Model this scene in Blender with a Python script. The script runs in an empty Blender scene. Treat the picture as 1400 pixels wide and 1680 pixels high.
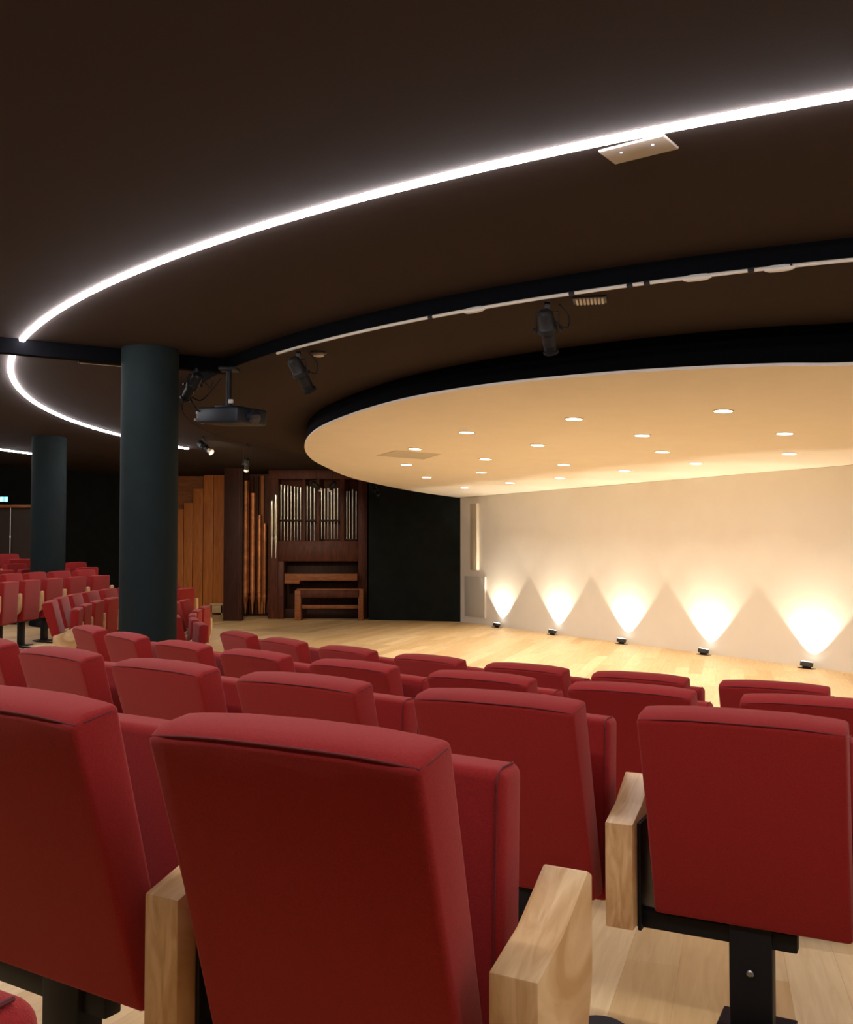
import bpy, bmesh, math, random
from mathutils import Vector, Matrix
random.seed(7)
PI = math.pi
C = bpy.context.scene.collection

# ------------------------------------------------------------------ camera, world, exposure
F_PX, HOR = 1620.0, 56.0
EYE = 1.8
PITCH = math.atan(HOR / F_PX)
cam = bpy.data.cameras.new('camera'); cam.sensor_fit = 'HORIZONTAL'; cam.sensor_width = 36
cam.lens = 36 * F_PX / 1400; cam.clip_start = 0.02; cam.clip_end = 200
co = bpy.data.objects.new('camera', cam); C.objects.link(co)
co.location = (0, 0, EYE); co.rotation_euler = (PI / 2 + PITCH, 0, 0)
bpy.context.scene.camera = co
vs = bpy.context.scene.view_settings
vs.view_transform = 'Standard'; vs.look = 'None'; vs.gamma = 1; vs.use_curve_mapping = False
vs.exposure = 0.0
w = bpy.data.worlds.new('world'); bpy.context.scene.world = w; w.use_nodes = True
w.node_tree.nodes['Background'].inputs[0].default_value = (0.02, 0.018, 0.02, 1)
w.node_tree.nodes['Background'].inputs[1].default_value = 0.2
WARM = (1.0, 0.95, 0.86)
P_DOWN = 12.3      # each recessed downlight
P_UP = 150.0        # each floor uplight
S_LED = 66.0       # led strip emission
P_SPOT = 140.0      # each stage spotlight in use

# ------------------------------------------------------------------ plan of the room (metres, camera at origin)
SC = Vector((6.67, 14.28))                    # centre of the curved seat rows
Z_IN, Z_OUT, Z_DISC = 3.58, 3.70, 2.96
LEDC, LEDR = Vector((3.516, 7.924)) * (Z_OUT - EYE), 6.33 * (Z_OUT - EYE)
TRC, TRR = Vector((3.42, 8.35)) * (Z_IN - EYE), 5.33 * (Z_IN - EYE)
WL = Vector((0.81, 23.61)); WD = Vector((6.06, 14.10)) - WL; WD.normalize()
WN = Vector((-WD.y, WD.x))
if WN.dot(SC - WL) < 0: WN = -WN
WN = Vector((-0.876, -0.483))                  # hall side of the stage wall
WLEN = 18.8

def at(px, py, Y):
    """point seen at pixel (px,py) at forward distance Y"""
    x = (px - 700) / F_PX; y = -(py - 840) / F_PX
    d = Vector((x, math.cos(PITCH) - y * math.sin(PITCH), math.sin(PITCH) + y * math.cos(PITCH)))
    k = Y / d.y
    return Vector((d.x * k, Y, EYE + d.z * k))
def atz(px, py, z):
    p = at(px, py, 1.0) - Vector((0, 0, EYE))
    k = (z - EYE) / p.z
    return Vector((p.x * k, p.y * k, z))
def at_wall(px, py, off=0.0):
    p = at(px, py, 1.0); d = Vector((p.x, p.y)); dz = p.z - EYE
    o = WL + WN * off
    n = Vector((-WD.y, WD.x)); k = n.dot(o) / n.dot(d)
    return Vector((d.x * k, d.y * k, EYE + dz * k))
RAMP = [(0, 0), (9.3, 0), (10.13, .07), (11.44, .19), (12.88, .34), (14.39, .504), (15.8, .66), (19, .96), (60, .96)]
def floor_z(x, y):
    """raked under the seats, level on the stage side of the hall"""
    r = (Vector((x, y)) - SC).length
    t = math.degrees(math.atan2(SC.x - x, SC.y - y))
    k = min(1, max(0, (124 - t) / 9)) if t > -60 else 0
    for (a, za), (b, zb) in zip(RAMP, RAMP[1:]):
        if r <= b: return k * (za + (zb - za) * (r - a) / (b - a))
    return k * RAMP[-1][1]

# ------------------------------------------------------------------ materials
def mat(name, col, rough=.6, metal=0, noise=0, nscale=40, bump=0, bscale=300, sheen=0, emit=None, estr=0, spec=None):
    m = bpy.data.materials.new(name); m.use_nodes = True
    nt = m.node_tree; b = nt.nodes['Principled BSDF']
    b.inputs['Base Color'].default_value = (*col, 1); b.inputs['Roughness'].default_value = rough
    b.inputs['Metallic'].default_value = metal
    if spec is not None: b.inputs['Specular IOR Level'].default_value = spec
    tc = nt.nodes.new('ShaderNodeTexCoord')
    if noise:
        n = nt.nodes.new('ShaderNodeTexNoise'); n.inputs['Scale'].default_value = nscale; n.inputs['Detail'].default_value = 4
        nt.links.new(tc.outputs['Object'], n.inputs['Vector'])
        r = nt.nodes.new('ShaderNodeValToRGB')
        r.color_ramp.elements[0].position = .3; r.color_ramp.elements[1].position = .7
        r.color_ramp.elements[0].color = (*[c * (1 - noise) for c in col], 1)
        r.color_ramp.elements[1].color = (*[min(1, c * (1 + noise)) for c in col], 1)
        nt.links.new(n.outputs['Fac'], r.inputs['Fac']); nt.links.new(r.outputs['Color'], b.inputs['Base Color'])
    if bump:
        n = nt.nodes.new('ShaderNodeTexNoise'); n.inputs['Scale'].default_value = bscale; n.inputs['Detail'].default_value = 3
        nt.links.new(tc.outputs['Object'], n.inputs['Vector'])
        bp = nt.nodes.new('ShaderNodeBump'); bp.inputs['Strength'].default_value = bump; bp.inputs['Distance'].default_value = .002
        nt.links.new(n.outputs['Fac'], bp.inputs['Height']); nt.links.new(bp.outputs['Normal'], b.inputs['Normal'])
    if sheen:
        b.inputs['Sheen Weight'].default_value = sheen; b.inputs['Sheen Roughness'].default_value = .4
        b.inputs['Sheen Tint'].default_value = (1, .55, .48, 1)
    if emit:
        b.inputs['Emission Color'].default_value = (*emit, 1); b.inputs['Emission Strength'].default_value = estr
    return m
def wood(name, c1, c2, rough=.4, scale=(1, 1, 1), bands=6.0, spec=.5):
    m = bpy.data.materials.new(name); m.use_nodes = True
    nt = m.node_tree; b = nt.nodes['Principled BSDF']; b.inputs['Roughness'].default_value = rough; b.inputs['Specular IOR Level'].default_value = spec
    tc = nt.nodes.new('ShaderNodeTexCoord'); mp = nt.nodes.new('ShaderNodeMapping'); mp.inputs['Scale'].default_value = scale
    nt.links.new(tc.outputs['Object'], mp.inputs['Vector'])
    n = nt.nodes.new('ShaderNodeTexNoise'); n.inputs['Scale'].default_value = bands; n.inputs['Detail'].default_value = 6
    n.inputs['Distortion'].default_value = 1.2
    nt.links.new(mp.outputs['Vector'], n.inputs['Vector'])
    r = nt.nodes.new('ShaderNodeValToRGB'); r.color_ramp.elements[0].position = .35; r.color_ramp.elements[1].position = .68
    r.color_ramp.elements[0].color = (*c1, 1); r.color_ramp.elements[1].color = (*c2, 1)
    nt.links.new(n.outputs['Fac'], r.inputs['Fac']); nt.links.new(r.outputs['Color'], b.inputs['Base Color'])
    return m
def parquet(name):
    m = bpy.data.materials.new(name); m.use_nodes = True
    nt = m.node_tree; b = nt.nodes['Principled BSDF']; b.inputs['Roughness'].default_value = .42
    tc = nt.nodes.new('ShaderNodeTexCoord'); mp = nt.nodes.new('ShaderNodeMapping')
    mp.inputs['Rotation'].default_value = (0, 0, math.radians(-73))
    nt.links.new(tc.outputs['Object'], mp.inputs['Vector'])
    br = nt.nodes.new('ShaderNodeTexBrick'); br.inputs['Scale'].default_value = 1.0
    br.inputs['Brick Width'].default_value = 1.9; br.inputs['Row Height'].default_value = .19
    br.inputs['Mortar Size'].default_value = .0008; br.inputs['Mortar Smooth'].default_value = .3
    br.inputs['Color1'].default_value = (.66, .43, .19, 1); br.inputs['Color2'].default_value = (.84, .62, .34, 1)
    br.inputs['Mortar'].default_value = (.50, .32, .15, 1); br.offset = .37; br.inputs['Bias'].default_value = .0
    nt.links.new(mp.outputs['Vector'], br.inputs['Vector'])
    mp2 = nt.nodes.new('ShaderNodeMapping'); mp2.inputs['Scale'].default_value = (1, 14, 1)
    nt.links.new(mp.outputs['Vector'], mp2.inputs['Vector'])
    n = nt.nodes.new('ShaderNodeTexNoise'); n.inputs['Scale'].default_value = 2.2; n.inputs['Detail'].default_value = 6; n.inputs['Distortion'].default_value = .8
    nt.links.new(mp2.outputs['Vector'], n.inputs['Vector'])
    mx = nt.nodes.new('ShaderNodeMixRGB'); mx.blend_type = 'MULTIPLY'; mx.inputs[0].default_value = .6
    r = nt.nodes.new('ShaderNodeValToRGB'); r.color_ramp.elements[0].position = .3; r.color_ramp.elements[1].position = .7
    r.color_ramp.elements[0].color = (.74, .66, .56, 1); r.color_ramp.elements[1].color = (1, 1, 1, 1)
    nt.links.new(n.outputs['Fac'], r.inputs['Fac'])
    nt.links.new(br.outputs['Color'], mx.inputs[1]); nt.links.new(r.outputs['Color'], mx.inputs[2])
    nt.links.new(mx.outputs[0], b.inputs['Base Color'])
    return m
M = dict(
    floor=parquet('oak_parquet'),
    fabric=mat('red_wool', (.30, .0155, .0145), .85, noise=.12, nscale=220, bump=.5, bscale=900, sheen=.28, spec=.2),
    seam=mat('seam_thread', (.12, .008, .010), .8),
    oak=wood('light_oak', (.56, .31, .12), (.80, .54, .28), .42, (9, 1.2, 2.0), 3.5),
    steel=mat('black_steel', (.006, .006, .008), .5, spec=.25),
    bolt=mat('bolt_steel', (.3, .3, .3), .35, 1),
    ceil=mat('dark_ceiling_fabric', (.040, .028, .025), .95, noise=.06, nscale=60, bump=.3, bscale=500, spec=.1),
    fascia=mat('black_fascia', (.0025, .0025, .0035), .95, spec=.05),
    cream=mat('cream_plaster', (.83, .77, .68), .8, noise=.015, nscale=3),
    wallc=mat('stage_wall_paint', (.79, .74, .66), .75, noise=.015, nscale=3),
    trimc=mat('pale_trim', (.80, .68, .50), .6),
    grey=mat('grey_panel', (.55, .52, .46), .7),
    blackwall=mat('black_wall', (.010, .012, .011), .9, noise=.2, nscale=4, spec=.1),
    pillar=mat('grey_green_pillar_paint', (.012, .0185, .020), .8, noise=.08, nscale=6, bump=.2, bscale=60, spec=.1),
    led=mat('led_light', (1, 1, 1), .5, emit=(1, .97, 1.0), estr=S_LED),
    lamp=mat('downlight_glow', (1, 1, 1), .5, emit=(1, .93, .82), estr=9),
    chrome=mat('pale_track_metal', (.72, .68, .62), .4, .3),
    darkmetal=mat('dark_fixture_metal', (.013, .012, .012), .5, spec=.3),
    whitepl=mat('white_plastic', (.52, .46, .40), .35),
    walnut=wood('dark_organ_wood', (.048, .011, .004), (.095, .024, .008), .5, (2, 2, .3), 8, .2),
    fin=wood('dark_brown_fin', (.022, .007, .004), (.042, .014, .008), .55, (3, 3, .3), 8, .15),
    orange=wood('orange_panel_wood', (.42, .125, .026), (.55, .19, .045), .5, (3, 3, .25), 7, .2),
    bench=wood('bench_wood', (.17, .055, .018), (.26, .09, .03), .5, (.6, 3, 3), 7, .2),
    palew=wood('pale_bench_wood', (.45, .28, .12), (.58, .38, .18), .5, (.5, 3, 3), 6),
    copper=mat('copper_pipe', (.70, .28, .11), .42, .6, noise=.3, nscale=5),
    tin=mat('tin_pipe', (.70, .70, .62), .3, .85, noise=.15, nscale=6),
    navy=mat('projector_shell', (.008, .011, .017), .5, spec=.3),
    lens=mat('glass_lens', (.02, .02, .03), .05),
    amber=mat('amber_lens', (.8, .6, .3), .3, emit=(1, .72, .35), estr=.8),
    signg=mat('exit_sign_green', (.1, .6, .6), .4, emit=(.25, .85, .95), estr=1.6),
    signw=mat('exit_sign_white', (.8, .9, .9), .4, emit=(.8, 1, 1), estr=2.2),
    rail=wood('rail_wood', (.22, .07, .02), (.32, .11, .035), .5, (.4, 3, 3), 6, .2),
    dkpanel=mat('dark_door_panel', (.030, .016, .010), .4),
)

# ------------------------------------------------------------------ mesh helpers
def smooth(bm, ang=35):
    lim = math.radians(ang)
    for f in bm.faces: f.smooth = True
    for e in bm.edges:
        e.smooth = len(e.link_faces) == 2 and e.calc_face_angle(0) < lim
def obj(name, bm, m, parent=None, sm=True, mesh=None):
    if sm: smooth(bm)
    me = bpy.data.meshes.new(name); bm.to_mesh(me); bm.free()
    if m is not None: me.materials.append(m)
    o = bpy.data.objects.new(name, me); C.objects.link(o)
    if parent: o.parent = parent
    return o
def tag(o, label=None, cat=None, group=None, kind=None):
    if label: o['label'] = label
    if cat: o['category'] = cat
    if group: o['group'] = group
    if kind: o['kind'] = kind
    return o
def thing(name, label, cat, loc=(0, 0, 0), rz=0, group=None):
    o = bpy.data.objects.new(name, None); C.objects.link(o); o.empty_display_size = .1
    o.location = loc; o.rotation_euler = (0, 0, rz)
    return tag(o, label, cat, group)
def struct(name, bm, m, sm=False):
    o = obj(name, bm, m, sm=sm); o['kind'] = 'structure'; return o
def box(x0, x1, y0, y1, z0, z1, bev=0, seg=2, bm=None, mtx=None):
    b = bmesh.new()
    bmesh.ops.create_cube(b, size=1)
    bmesh.ops.scale(b, vec=(x1 - x0, y1 - y0, z1 - z0), verts=b.verts)
    bmesh.ops.translate(b, vec=((x0 + x1) / 2, (y0 + y1) / 2, (z0 + z1) / 2), verts=b.verts)
    if bev: bmesh.ops.bevel(b, geom=b.edges[:], offset=bev, segments=seg, affect='EDGES', profile=.5)
    if mtx is not None: b.transform(mtx)
    if bm is None: return b
    return merge(bm, b)
def merge(bm, b):
    me = bpy.data.meshes.new('tmp'); b.to_mesh(me); b.free(); bm.from_mesh(me); bpy.data.meshes.remove(me); return bm
def tube(pts, r, n=8, bm=None, cap=True):
    b = bmesh.new() if bm is None else bm
    pts = [Vector(p) for p in pts]; rings = []
    rr = r if isinstance(r, (list, tuple)) else [r] * len(pts)
    up = Vector((0, 0, 1))
    for i, p in enumerate(pts):
        t = (pts[min(i + 1, len(pts) - 1)] - pts[max(i - 1, 0)]).normalized()
        a = t.cross(up)
        if a.length < .05: a = t.cross(Vector((1, 0, 0)))
        a.normalize(); c = a.cross(t)
        rings.append([b.verts.new(p + (a * math.cos(2 * PI * k / n) + c * math.sin(2 * PI * k / n)) * rr[i]) for k in range(n)])
    for A, B in zip(rings, rings[1:]):
        for k in range(n): b.faces.new((A[k], A[(k + 1) % n], B[(k + 1) % n], B[k]))
    if cap: b.faces.new(rings[0][::-1]); b.faces.new(rings[-1])
    bmesh.ops.recalc_face_normals(b, faces=b.faces)
    return b
def lathe(prof, n=24, bm=None, c=(0, 0, 0), mtx=None):
    b = bmesh.new(); rings = []
    for r, z in prof:
        rings.append([b.verts.new((r * math.cos(2 * PI * k / n), r * math.sin(2 * PI * k / n), z)) for k in range(n)])
    for A, B in zip(rings, rings[1:]):
        for k in range(n): b.faces.new((A[k], A[(k + 1) % n], B[(k + 1) % n], B[k]))
    b.faces.new(rings[0][::-1]); b.faces.new(rings[-1])
    bmesh.ops.recalc_face_normals(b, faces=b.faces)
    if mtx is not None: b.transform(mtx)
    bmesh.ops.translate(b, vec=c, verts=b.verts)
    return b if bm is None else merge(bm, b)
def prism(poly, z0, z1, bm=None):
    b = bmesh.new() if bm is None else bm
    lo = [b.verts.new((x, y, z0)) for x, y in poly]; hi = [b.verts.new((x, y, z1)) for x, y in poly]
    n = len(poly)
    b.faces.new(lo[::-1]); b.faces.new(hi)
    for i in range(n): b.faces.new((lo[i], lo[(i + 1) % n], hi[(i + 1) % n], hi[i]))
    bmesh.ops.recalc_face_normals(b, faces=b.faces)
    return b
def side_prism(prof, u0, u1, bev=0, seg=2):
    """profile in (v,z), extruded along u"""
    b = bmesh.new()
    A = [b.verts.new((u0, v, z)) for v, z in prof]; B = [b.verts.new((u1, v, z)) for v, z in prof]; n = len(prof)
    b.faces.new(A); b.faces.new(B[::-1])
    for i in range(n): b.faces.new((A[i], B[i], B[(i + 1) % n], A[(i + 1) % n]))
    bmesh.ops.recalc_face_normals(b, faces=b.faces)
    if bev: bmesh.ops.bevel(b, geom=b.edges[:], offset=bev, segments=seg, affect='EDGES', profile=.5)
    return b
def ring_pts(c, r, t0, t1, z, n):
    """t = bearing seen from the ring centre: position is centre - r*(sin t, cos t)"""
    out = []
    for i in range(n + 1):
        t = math.radians(t0 + (t1 - t0) * i / n)
        out.append(Vector((c.x - r * math.sin(t), c.y - r * math.cos(t), z)))
    return out
def bearing(p, c):
    d = c - Vector((p[0], p[1])); return math.degrees(math.atan2(d.x, d.y))
def link_copy(src, parent=None, name=None):
    o = src.copy(); C.objects.link(o)
    if parent: o.parent = parent
    return o
def copy_tree(root):
    r = root.copy(); C.objects.link(r)
    for ch in list(root.children):
        c = ch.copy(); C.objects.link(c); c.parent = r
        for g in list(ch.children):
            d = g.copy(); C.objects.link(d); d.parent = c
    return r

# ------------------------------------------------------------------ setting: floor, ceilings, walls
NA = 240
bm = bmesh.new(); rings = []
RR = [0.01, 4, 9.3, 10.13, 11.44, 12.88, 14.39, 15.8, 19, 26]
for R in RR:
    rings.append([bm.verts.new((SC.x + R * math.cos(2 * PI * k / NA), SC.y + R * math.sin(2 * PI * k / NA), floor_z(SC.x + R * math.cos(2 * PI * k / NA), SC.y + R * math.sin(2 * PI * k / NA)))) for k in range(NA)])
for A, B in zip(rings, rings[1:]):
    for k in range(NA): bm.faces.new((A[k], A[(k + 1) % NA], B[(k + 1) % NA], B[k]))
bmesh.ops.recalc_face_normals(bm, faces=bm.faces)
struct('floor', bm, M['floor'])

RWALL = 18.6; WC = Vector((6.3, 14.3))
# outer ceiling: a dark plane with the lowered round field inside it
struct('ceiling', box(WC.x - 22, WC.x + 22, WC.y - 22, WC.y + 22, Z_OUT, Z_OUT + .2), M['ceil'])
inner = [(TRC.x + TRR * math.cos(2 * PI * k / 200), TRC.y + TRR * math.sin(2 * PI * k / 200)) for k in range(200)]
struct('ceiling', prism(inner, Z_IN, Z_OUT + .05), M['ceil'])
ringo = [(TRC.x + (TRR + .012) * math.cos(2 * PI * k / 200), TRC.y + (TRR + .012) * math.sin(2 * PI * k / 200)) for k in range(200)]
bm = bmesh.new()
A = [[bm.verts.new((x, y, z)) for x, y in pp] for pp, z in ((inner, Z_IN), (ringo, Z_IN), (ringo, Z_OUT))]
for P_, Q_ in zip(A, A[1:]):
    for k in range(200): bm.faces.new((P_[k], P_[(k + 1) % 200], Q_[(k + 1) % 200], Q_[k]))
bmesh.ops.recalc_face_normals(bm, faces=bm.faces)
struct('trim_3', bm, M['fascia'])

def catmull(P, sub=10):
    out = []
    for i in range(len(P) - 1):
        p0 = P[max(i - 1, 0)]; p1 = P[i]; p2 = P[i + 1]; p3 = P[min(i + 2, len(P) - 1)]
        for k in range(sub):
            t = k / sub
            out.append(tuple(.5 * ((2 * b) + (-a + c) * t + (2 * a - 5 * b + 4 * c - d) * t * t + (-a + 3 * b - 3 * c + d) * t ** 3) for a, b, c, d in zip(p0, p1, p2, p3)))
    out.append(tuple(P[-1])); return out
SLOPE = .05                                     # the canopy rises gently away from the stage wall
def zcan(x, y): return Z_DISC + SLOPE * max(0, (Vector((x, y)) - WL).dot(WN))
def at_canopy(px, py):
    p = at(px, py, 1.0); d = Vector((p.x, p.y)); dz = p.z - EYE
    k = (Z_DISC - EYE - SLOPE * WL.dot(WN)) / (dz - SLOPE * d.dot(WN))
    return Vector((d.x * k, d.y * k, EYE + dz * k))
RIM = [(.81, 23.72), (-.29, 22.3), (-1.1, 20.66), (-1.55, 19.38), (-1.80, 17.75), (-1.92, 16.4), (-1.83, 14.76), (-1.50, 13.1), (-.99, 11.73), (-.34, 10.47), (.28, 9.64),
       (.88, 9.05), (1.57, 8.54), (2.22, 8.17), (2.85, 7.91), (3.38, 7.76), (4.37, 7.18), (5.65, 6.87), (6.97, 6.73), (8.29, 6.77), (9.9, 7.05)]
rim = catmull(RIM)
def slope_prism(poly, a, b_, bm=None):
    b = bmesh.new(); n = len(poly)
    lo = [b.verts.new((x, y, zcan(x, y) + a)) for x, y in poly]
    hi = [b.verts.new((x, y, (zcan(x, y) + b_) if b_ < 1 else b_)) for x, y in poly]
    b.faces.new(lo[::-1]); b.faces.new(hi)
    for i in range(n): b.faces.new((lo[i], lo[(i + 1) % n], hi[(i + 1) % n], hi[i]))
    bmesh.ops.recalc_face_normals(b, faces=b.faces); return b
canopy = thing('stage_canopy', 'large round cream ceiling canopy over the stage, edged in black', 'canopy', (0, 0, 0))
obj('soffit', slope_prism(rim, 0, .025), M['cream'], canopy, sm=False)
ins = [(p[0] + (5.5 - p[0]) * .004, p[1] + (14.0 - p[1]) * .004) for p in rim]
obj('upstand', slope_prism(ins, .026, Z_IN - .002), M['fascia'], canopy, sm=False)
CROT = Vector((-SLOPE * WN.x, -SLOPE * WN.y, 1)).normalized().to_track_quat('Z', 'Y').to_euler()

def wall_box(p0, p1, z0, z1, th, side):
    """vertical wall from p0 to p1 (2D), thickness th towards side*normal"""
    p0 = Vector(p0); p1 = Vector(p1); d = (p1 - p0).normalized(); n = Vector((-d.y, d.x)) * side * th
    return prism([p0, p1, p1 + n, p0 + n], z0, z1)
WE = WL + WD * WLEN
struct('wall_back', wall_box(WL, WE, 0, Z_DISC - .002, .25, 1 if Vector((-WD.y, WD.x)).dot(WN) < 0 else -1), M['wallc'])
struct('wall_back_upper', wall_box(WL, WE, Z_DISC + .3, Z_OUT, .25, 1 if Vector((-WD.y, WD.x)).dot(WN) < 0 else -1), M['blackwall'])
struct('trim_1', wall_box(WL - WD * .05, WL + WD * .0, 0, Z_DISC - .002, .27, 1 if Vector((-WD.y, WD.x)).dot(WN) < 0 else -1), M['blackwall'])
# skirting line of the stage wall
# black side wall of the stage, left of the cream wall
struct('wall_stage', wall_box((-1.42, 24.2), (.80, 23.62), 0, Z_OUT, .2, 1), M['blackwall'])
# outer curved dark wall
a = []
for k in range(121):
    t = math.radians(-35 + 215 * k / 120)
    a.append((WC.x - RWALL * math.sin(t), WC.y - RWALL * math.cos(t)))
bm = bmesh.new()
lo = [bm.verts.new((x, y, 0)) for x, y in a]; hi = [bm.verts.new((x, y, Z_OUT)) for x, y in a]
lo2 = [bm.verts.new((WC.x + (x - WC.x) * 1.012, WC.y + (y - WC.y) * 1.012, 0)) for x, y in a]
hi2 = [bm.verts.new((WC.x + (x - WC.x) * 1.012, WC.y + (y - WC.y) * 1.012, Z_OUT)) for x, y in a]
for i in range(120):
    bm.faces.new((lo[i], lo[i + 1], hi[i + 1], hi[i])); bm.faces.new((lo2[i], lo2[i + 1], hi2[i + 1], hi2[i]))
bmesh.ops.recalc_face_normals(bm, faces=bm.faces)
struct('wall_outer', bm, M['blackwall'])
# radial downstand crossing the ceiling over the first pillar, and the ceiling edge before the organ
b0 = Vector((-3.72, 9.0)); b1 = Vector((-2.05, 9.95)); bd = (b1 - b0).normalized()
struct('trim_2', wall_box(b0 - bd * 3.5, b1 + bd * .05, Z_OUT - .14, Z_OUT + .02, .10, 1), M['fascia'])

# pillars
def pillar(px, Y, r, zt, label, zb=0):
    p = at(px, 890, Y); zf = floor_z(p.x, p.y)
    t = thing('pillar', label, 'pillar', (p.x, p.y, zf - .02))
    h = zt - zf + .02
    obj('shaft', lathe([(r, 0), (r, h)], 64), M['pillar'], t)
    obj('base_ring', lathe([(r + .012, 0), (r + .012, .1), (r + .002, .115)], 64), M['steel'], t)
pillar(244, 9.5, .27, Z_OUT + .01, 'tall dark grey-green round pillar in front of the wood panels, nearest the camera')
pillar(79, 17.2, .287, Z_OUT + .01, 'smaller dark round pillar at the far left behind the red seats')

# ------------------------------------------------------------------ led strips
def led(name, c, r, t0, t1, label, z=Z_OUT):
    P = ring_pts(c, r, t0, t1, z, 160)
    hw = .026
    t = thing(name, label, 'light strip', P[len(P) // 2])
    o = -P[len(P) // 2]
    bm = bmesh.new(); prev = None
    def ringv(p, prof):
        d = (Vector((p.x, p.y)) - c).normalized()
        return [bm.verts.new(Vector((p.x + d.x * s, p.y + d.y * s, p.z + zz)) + o) for s, zz in prof]
    prof = [(-hw, .0), (-hw, -.016), (-hw * .55, -.024), (hw * .55, -.024), (hw, -.016), (hw, .0)]
    for p in P:
        R = ringv(p, prof)
        if prev:
            for k in range(len(R) - 1): bm.faces.new((prev[k], prev[k + 1], R[k + 1], R[k]))
        prev = R
    bmesh.ops.recalc_face_normals(bm, faces=bm.faces)
    obj('diffuser', bm, M['led'], t)
    bm = bmesh.new(); prev = None
    prof = [(-hw - .006, .002), (-hw - .006, -.001), (-hw - .0005, -.001), (-hw - .0005, .001), (hw + .0005, .001), (hw + .0005, -.001), (hw + .006, -.001), (hw + .006, .002)]
    for p in P:
        R = ringv(p, prof)
        if prev:
            for k in range(len(R) - 1): bm.faces.new((prev[k], prev[k + 1], R[k + 1], R[k]))
        prev = R
    bmesh.ops.recalc_face_normals(bm, faces=bm.faces)
    obj('channel', bm, M['darkmetal'], t)
tA = bearing(atz(36, 556, Z_OUT), LEDC); tB = bearing(atz(15, 582, Z_OUT), LEDC); tC = bearing(atz(318, 735, Z_OUT), LEDC)
led('led_strip', LEDC, LEDR, -28, tA, 'long curved white light strip sweeping across the dark ceiling to the upper right')
led('led_strip', LEDC, LEDR, tB, tC, 'shorter white light strip curving down behind the near pillar')
q = at(54, 743.7, 19.9); R3 = (Vector((atz(54, 743.7, Z_OUT).x, atz(54, 743.7, Z_OUT).y)) - LEDC).length
led('led_strip', LEDC, R3, -28, bearing(atz(54, 743.7, Z_OUT), LEDC), 'short far white light strip at the left edge, ending at the far pillar')

# ------------------------------------------------------------------ lighting track
tk = thing('lighting_track', 'thin pale curved lighting track along the inner ceiling ring', 'lighting track', (TRC.x, TRC.y, Z_IN))
tt0 = bearing(atz(1500, 428, Z_IN - .02), TRC); tt1 = bearing(atz(480, 577, Z_IN - .02), TRC)
P = [p - Vector((TRC.x, TRC.y, Z_IN)) for p in ring_pts(TRC, TRR + .01, tt0 - 30, tt1 + 1, Z_IN - .018, 140)]
obj('rail', tube(P, .013, 8), M['chrome'], tk)
for px, py in ((785, 512), (1145, 458), (1280, 443)):
    p = atz(px, py, Z_IN - .03); t = bearing(p, TRC)
    q0 = ring_pts(TRC, TRR + .01, t - .55, t + .55, Z_IN - .024, 6)
    b = tube([p - Vector((TRC.x, TRC.y, Z_IN)) for p in q0], [.012, .022, .024, .024, .024, .022, .012], 8)
    obj('coupler', b, M['chrome'], tk)
for px in (718, 945, 1036, 1065, 1235, 1296):
    py = 574 + (px - 491) * -.165
    p = atz(px, {718: 523.6, 945: 485, 1036: 469.8, 1065: 467, 1235: 448, 1296: 440.9}[px], Z_IN - .02); t = bearing(p, TRC)
    q0 = ring_pts(TRC, TRR + .01, t - .12, t + .12, Z_IN - .018, 1)
    obj('clamp', tube([p - Vector((TRC.x, TRC.y, Z_IN)) for p in q0], .019, 8), M['darkmetal'], tk)

# ------------------------------------------------------------------ recessed downlights
DL = [(1187, 674), (942, 687), (766, 709), (1288, 711), (1054, 714), (882, 730), (681, 736), (1087, 741), (1295, 744), (797, 753), (667, 762), (925, 762),
      (1142, 760), (1025, 772), (790, 775), (700, 783), (919, 784), (837, 792), (763, 800)]
ORD = ['', 'second', 'third', 'fourth', 'fifth', 'sixth', 'seventh', 'eighth', 'ninth', 'tenth', 'eleventh', 'twelfth', 'thirteenth', 'fourteenth', 'fifteenth',
       'sixteenth', 'seventeenth', 'eighteenth', 'nineteenth']
srt = sorted(DL)
def disk_light(name, loc, power, size, parent, col=WARM):
    L = bpy.data.lights.new(name, 'AREA'); L.shape = 'DISK'; L.size = size; L.energy = power; L.color = col; L.spread = math.radians(118)
    o = bpy.data.objects.new(name, L); C.objects.link(o); o.parent = parent; o.location = loc; return o
for px, py in DL:
    i = srt.index((px, py)); p = at_canopy(px, py)
    lab = 'round recessed downlight in the cream canopy, ' + ('leftmost of the nineteen' if i == 0 else ('rightmost of the nineteen' if i == 18 else ORD[i] + ' of nineteen counted from the left'))
    t = thing('downlight', lab, 'ceiling light', p, 0, 'recessed downlights in the cream canopy')
    t.rotation_euler = CROT
    obj('trim_ring', lathe([(.108, -.0005), (.108, -.005), (.092, -.008), (.092, -.0005)], 28), M['trimc'], t)
    obj('lamp', lathe([(.090, -.002), (.090, -.0065)], 28), M['lamp'], t)
    disk_light('downlight_beam', (0, 0, -.012), P_DOWN, .13, t)
for x, y, wd_ in [(5.6, 8.6, 'nearest'), (7.4, 10.2, 'next nearest'), (8.2, 8.2, 'farthest')]:     # the ones of the same set beyond the frame
    t = thing('downlight', 'recessed downlight of the cream canopy outside the view, %s to the right frame edge' % wd_, 'ceiling light', (x, y, zcan(x, y)), 0, 'downlights outside the view')
    t.rotation_euler = CROT
    obj('trim_ring', lathe([(.108, -.0005), (.108, -.005), (.092, -.008), (.092, -.0005)], 28), M['trimc'], t)
    obj('lamp', lathe([(.090, -.002), (.090, -.0065)], 28), M['lamp'], t)
    disk_light('downlight_beam', (0, 0, -.012), P_DOWN, .13, t)

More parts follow.
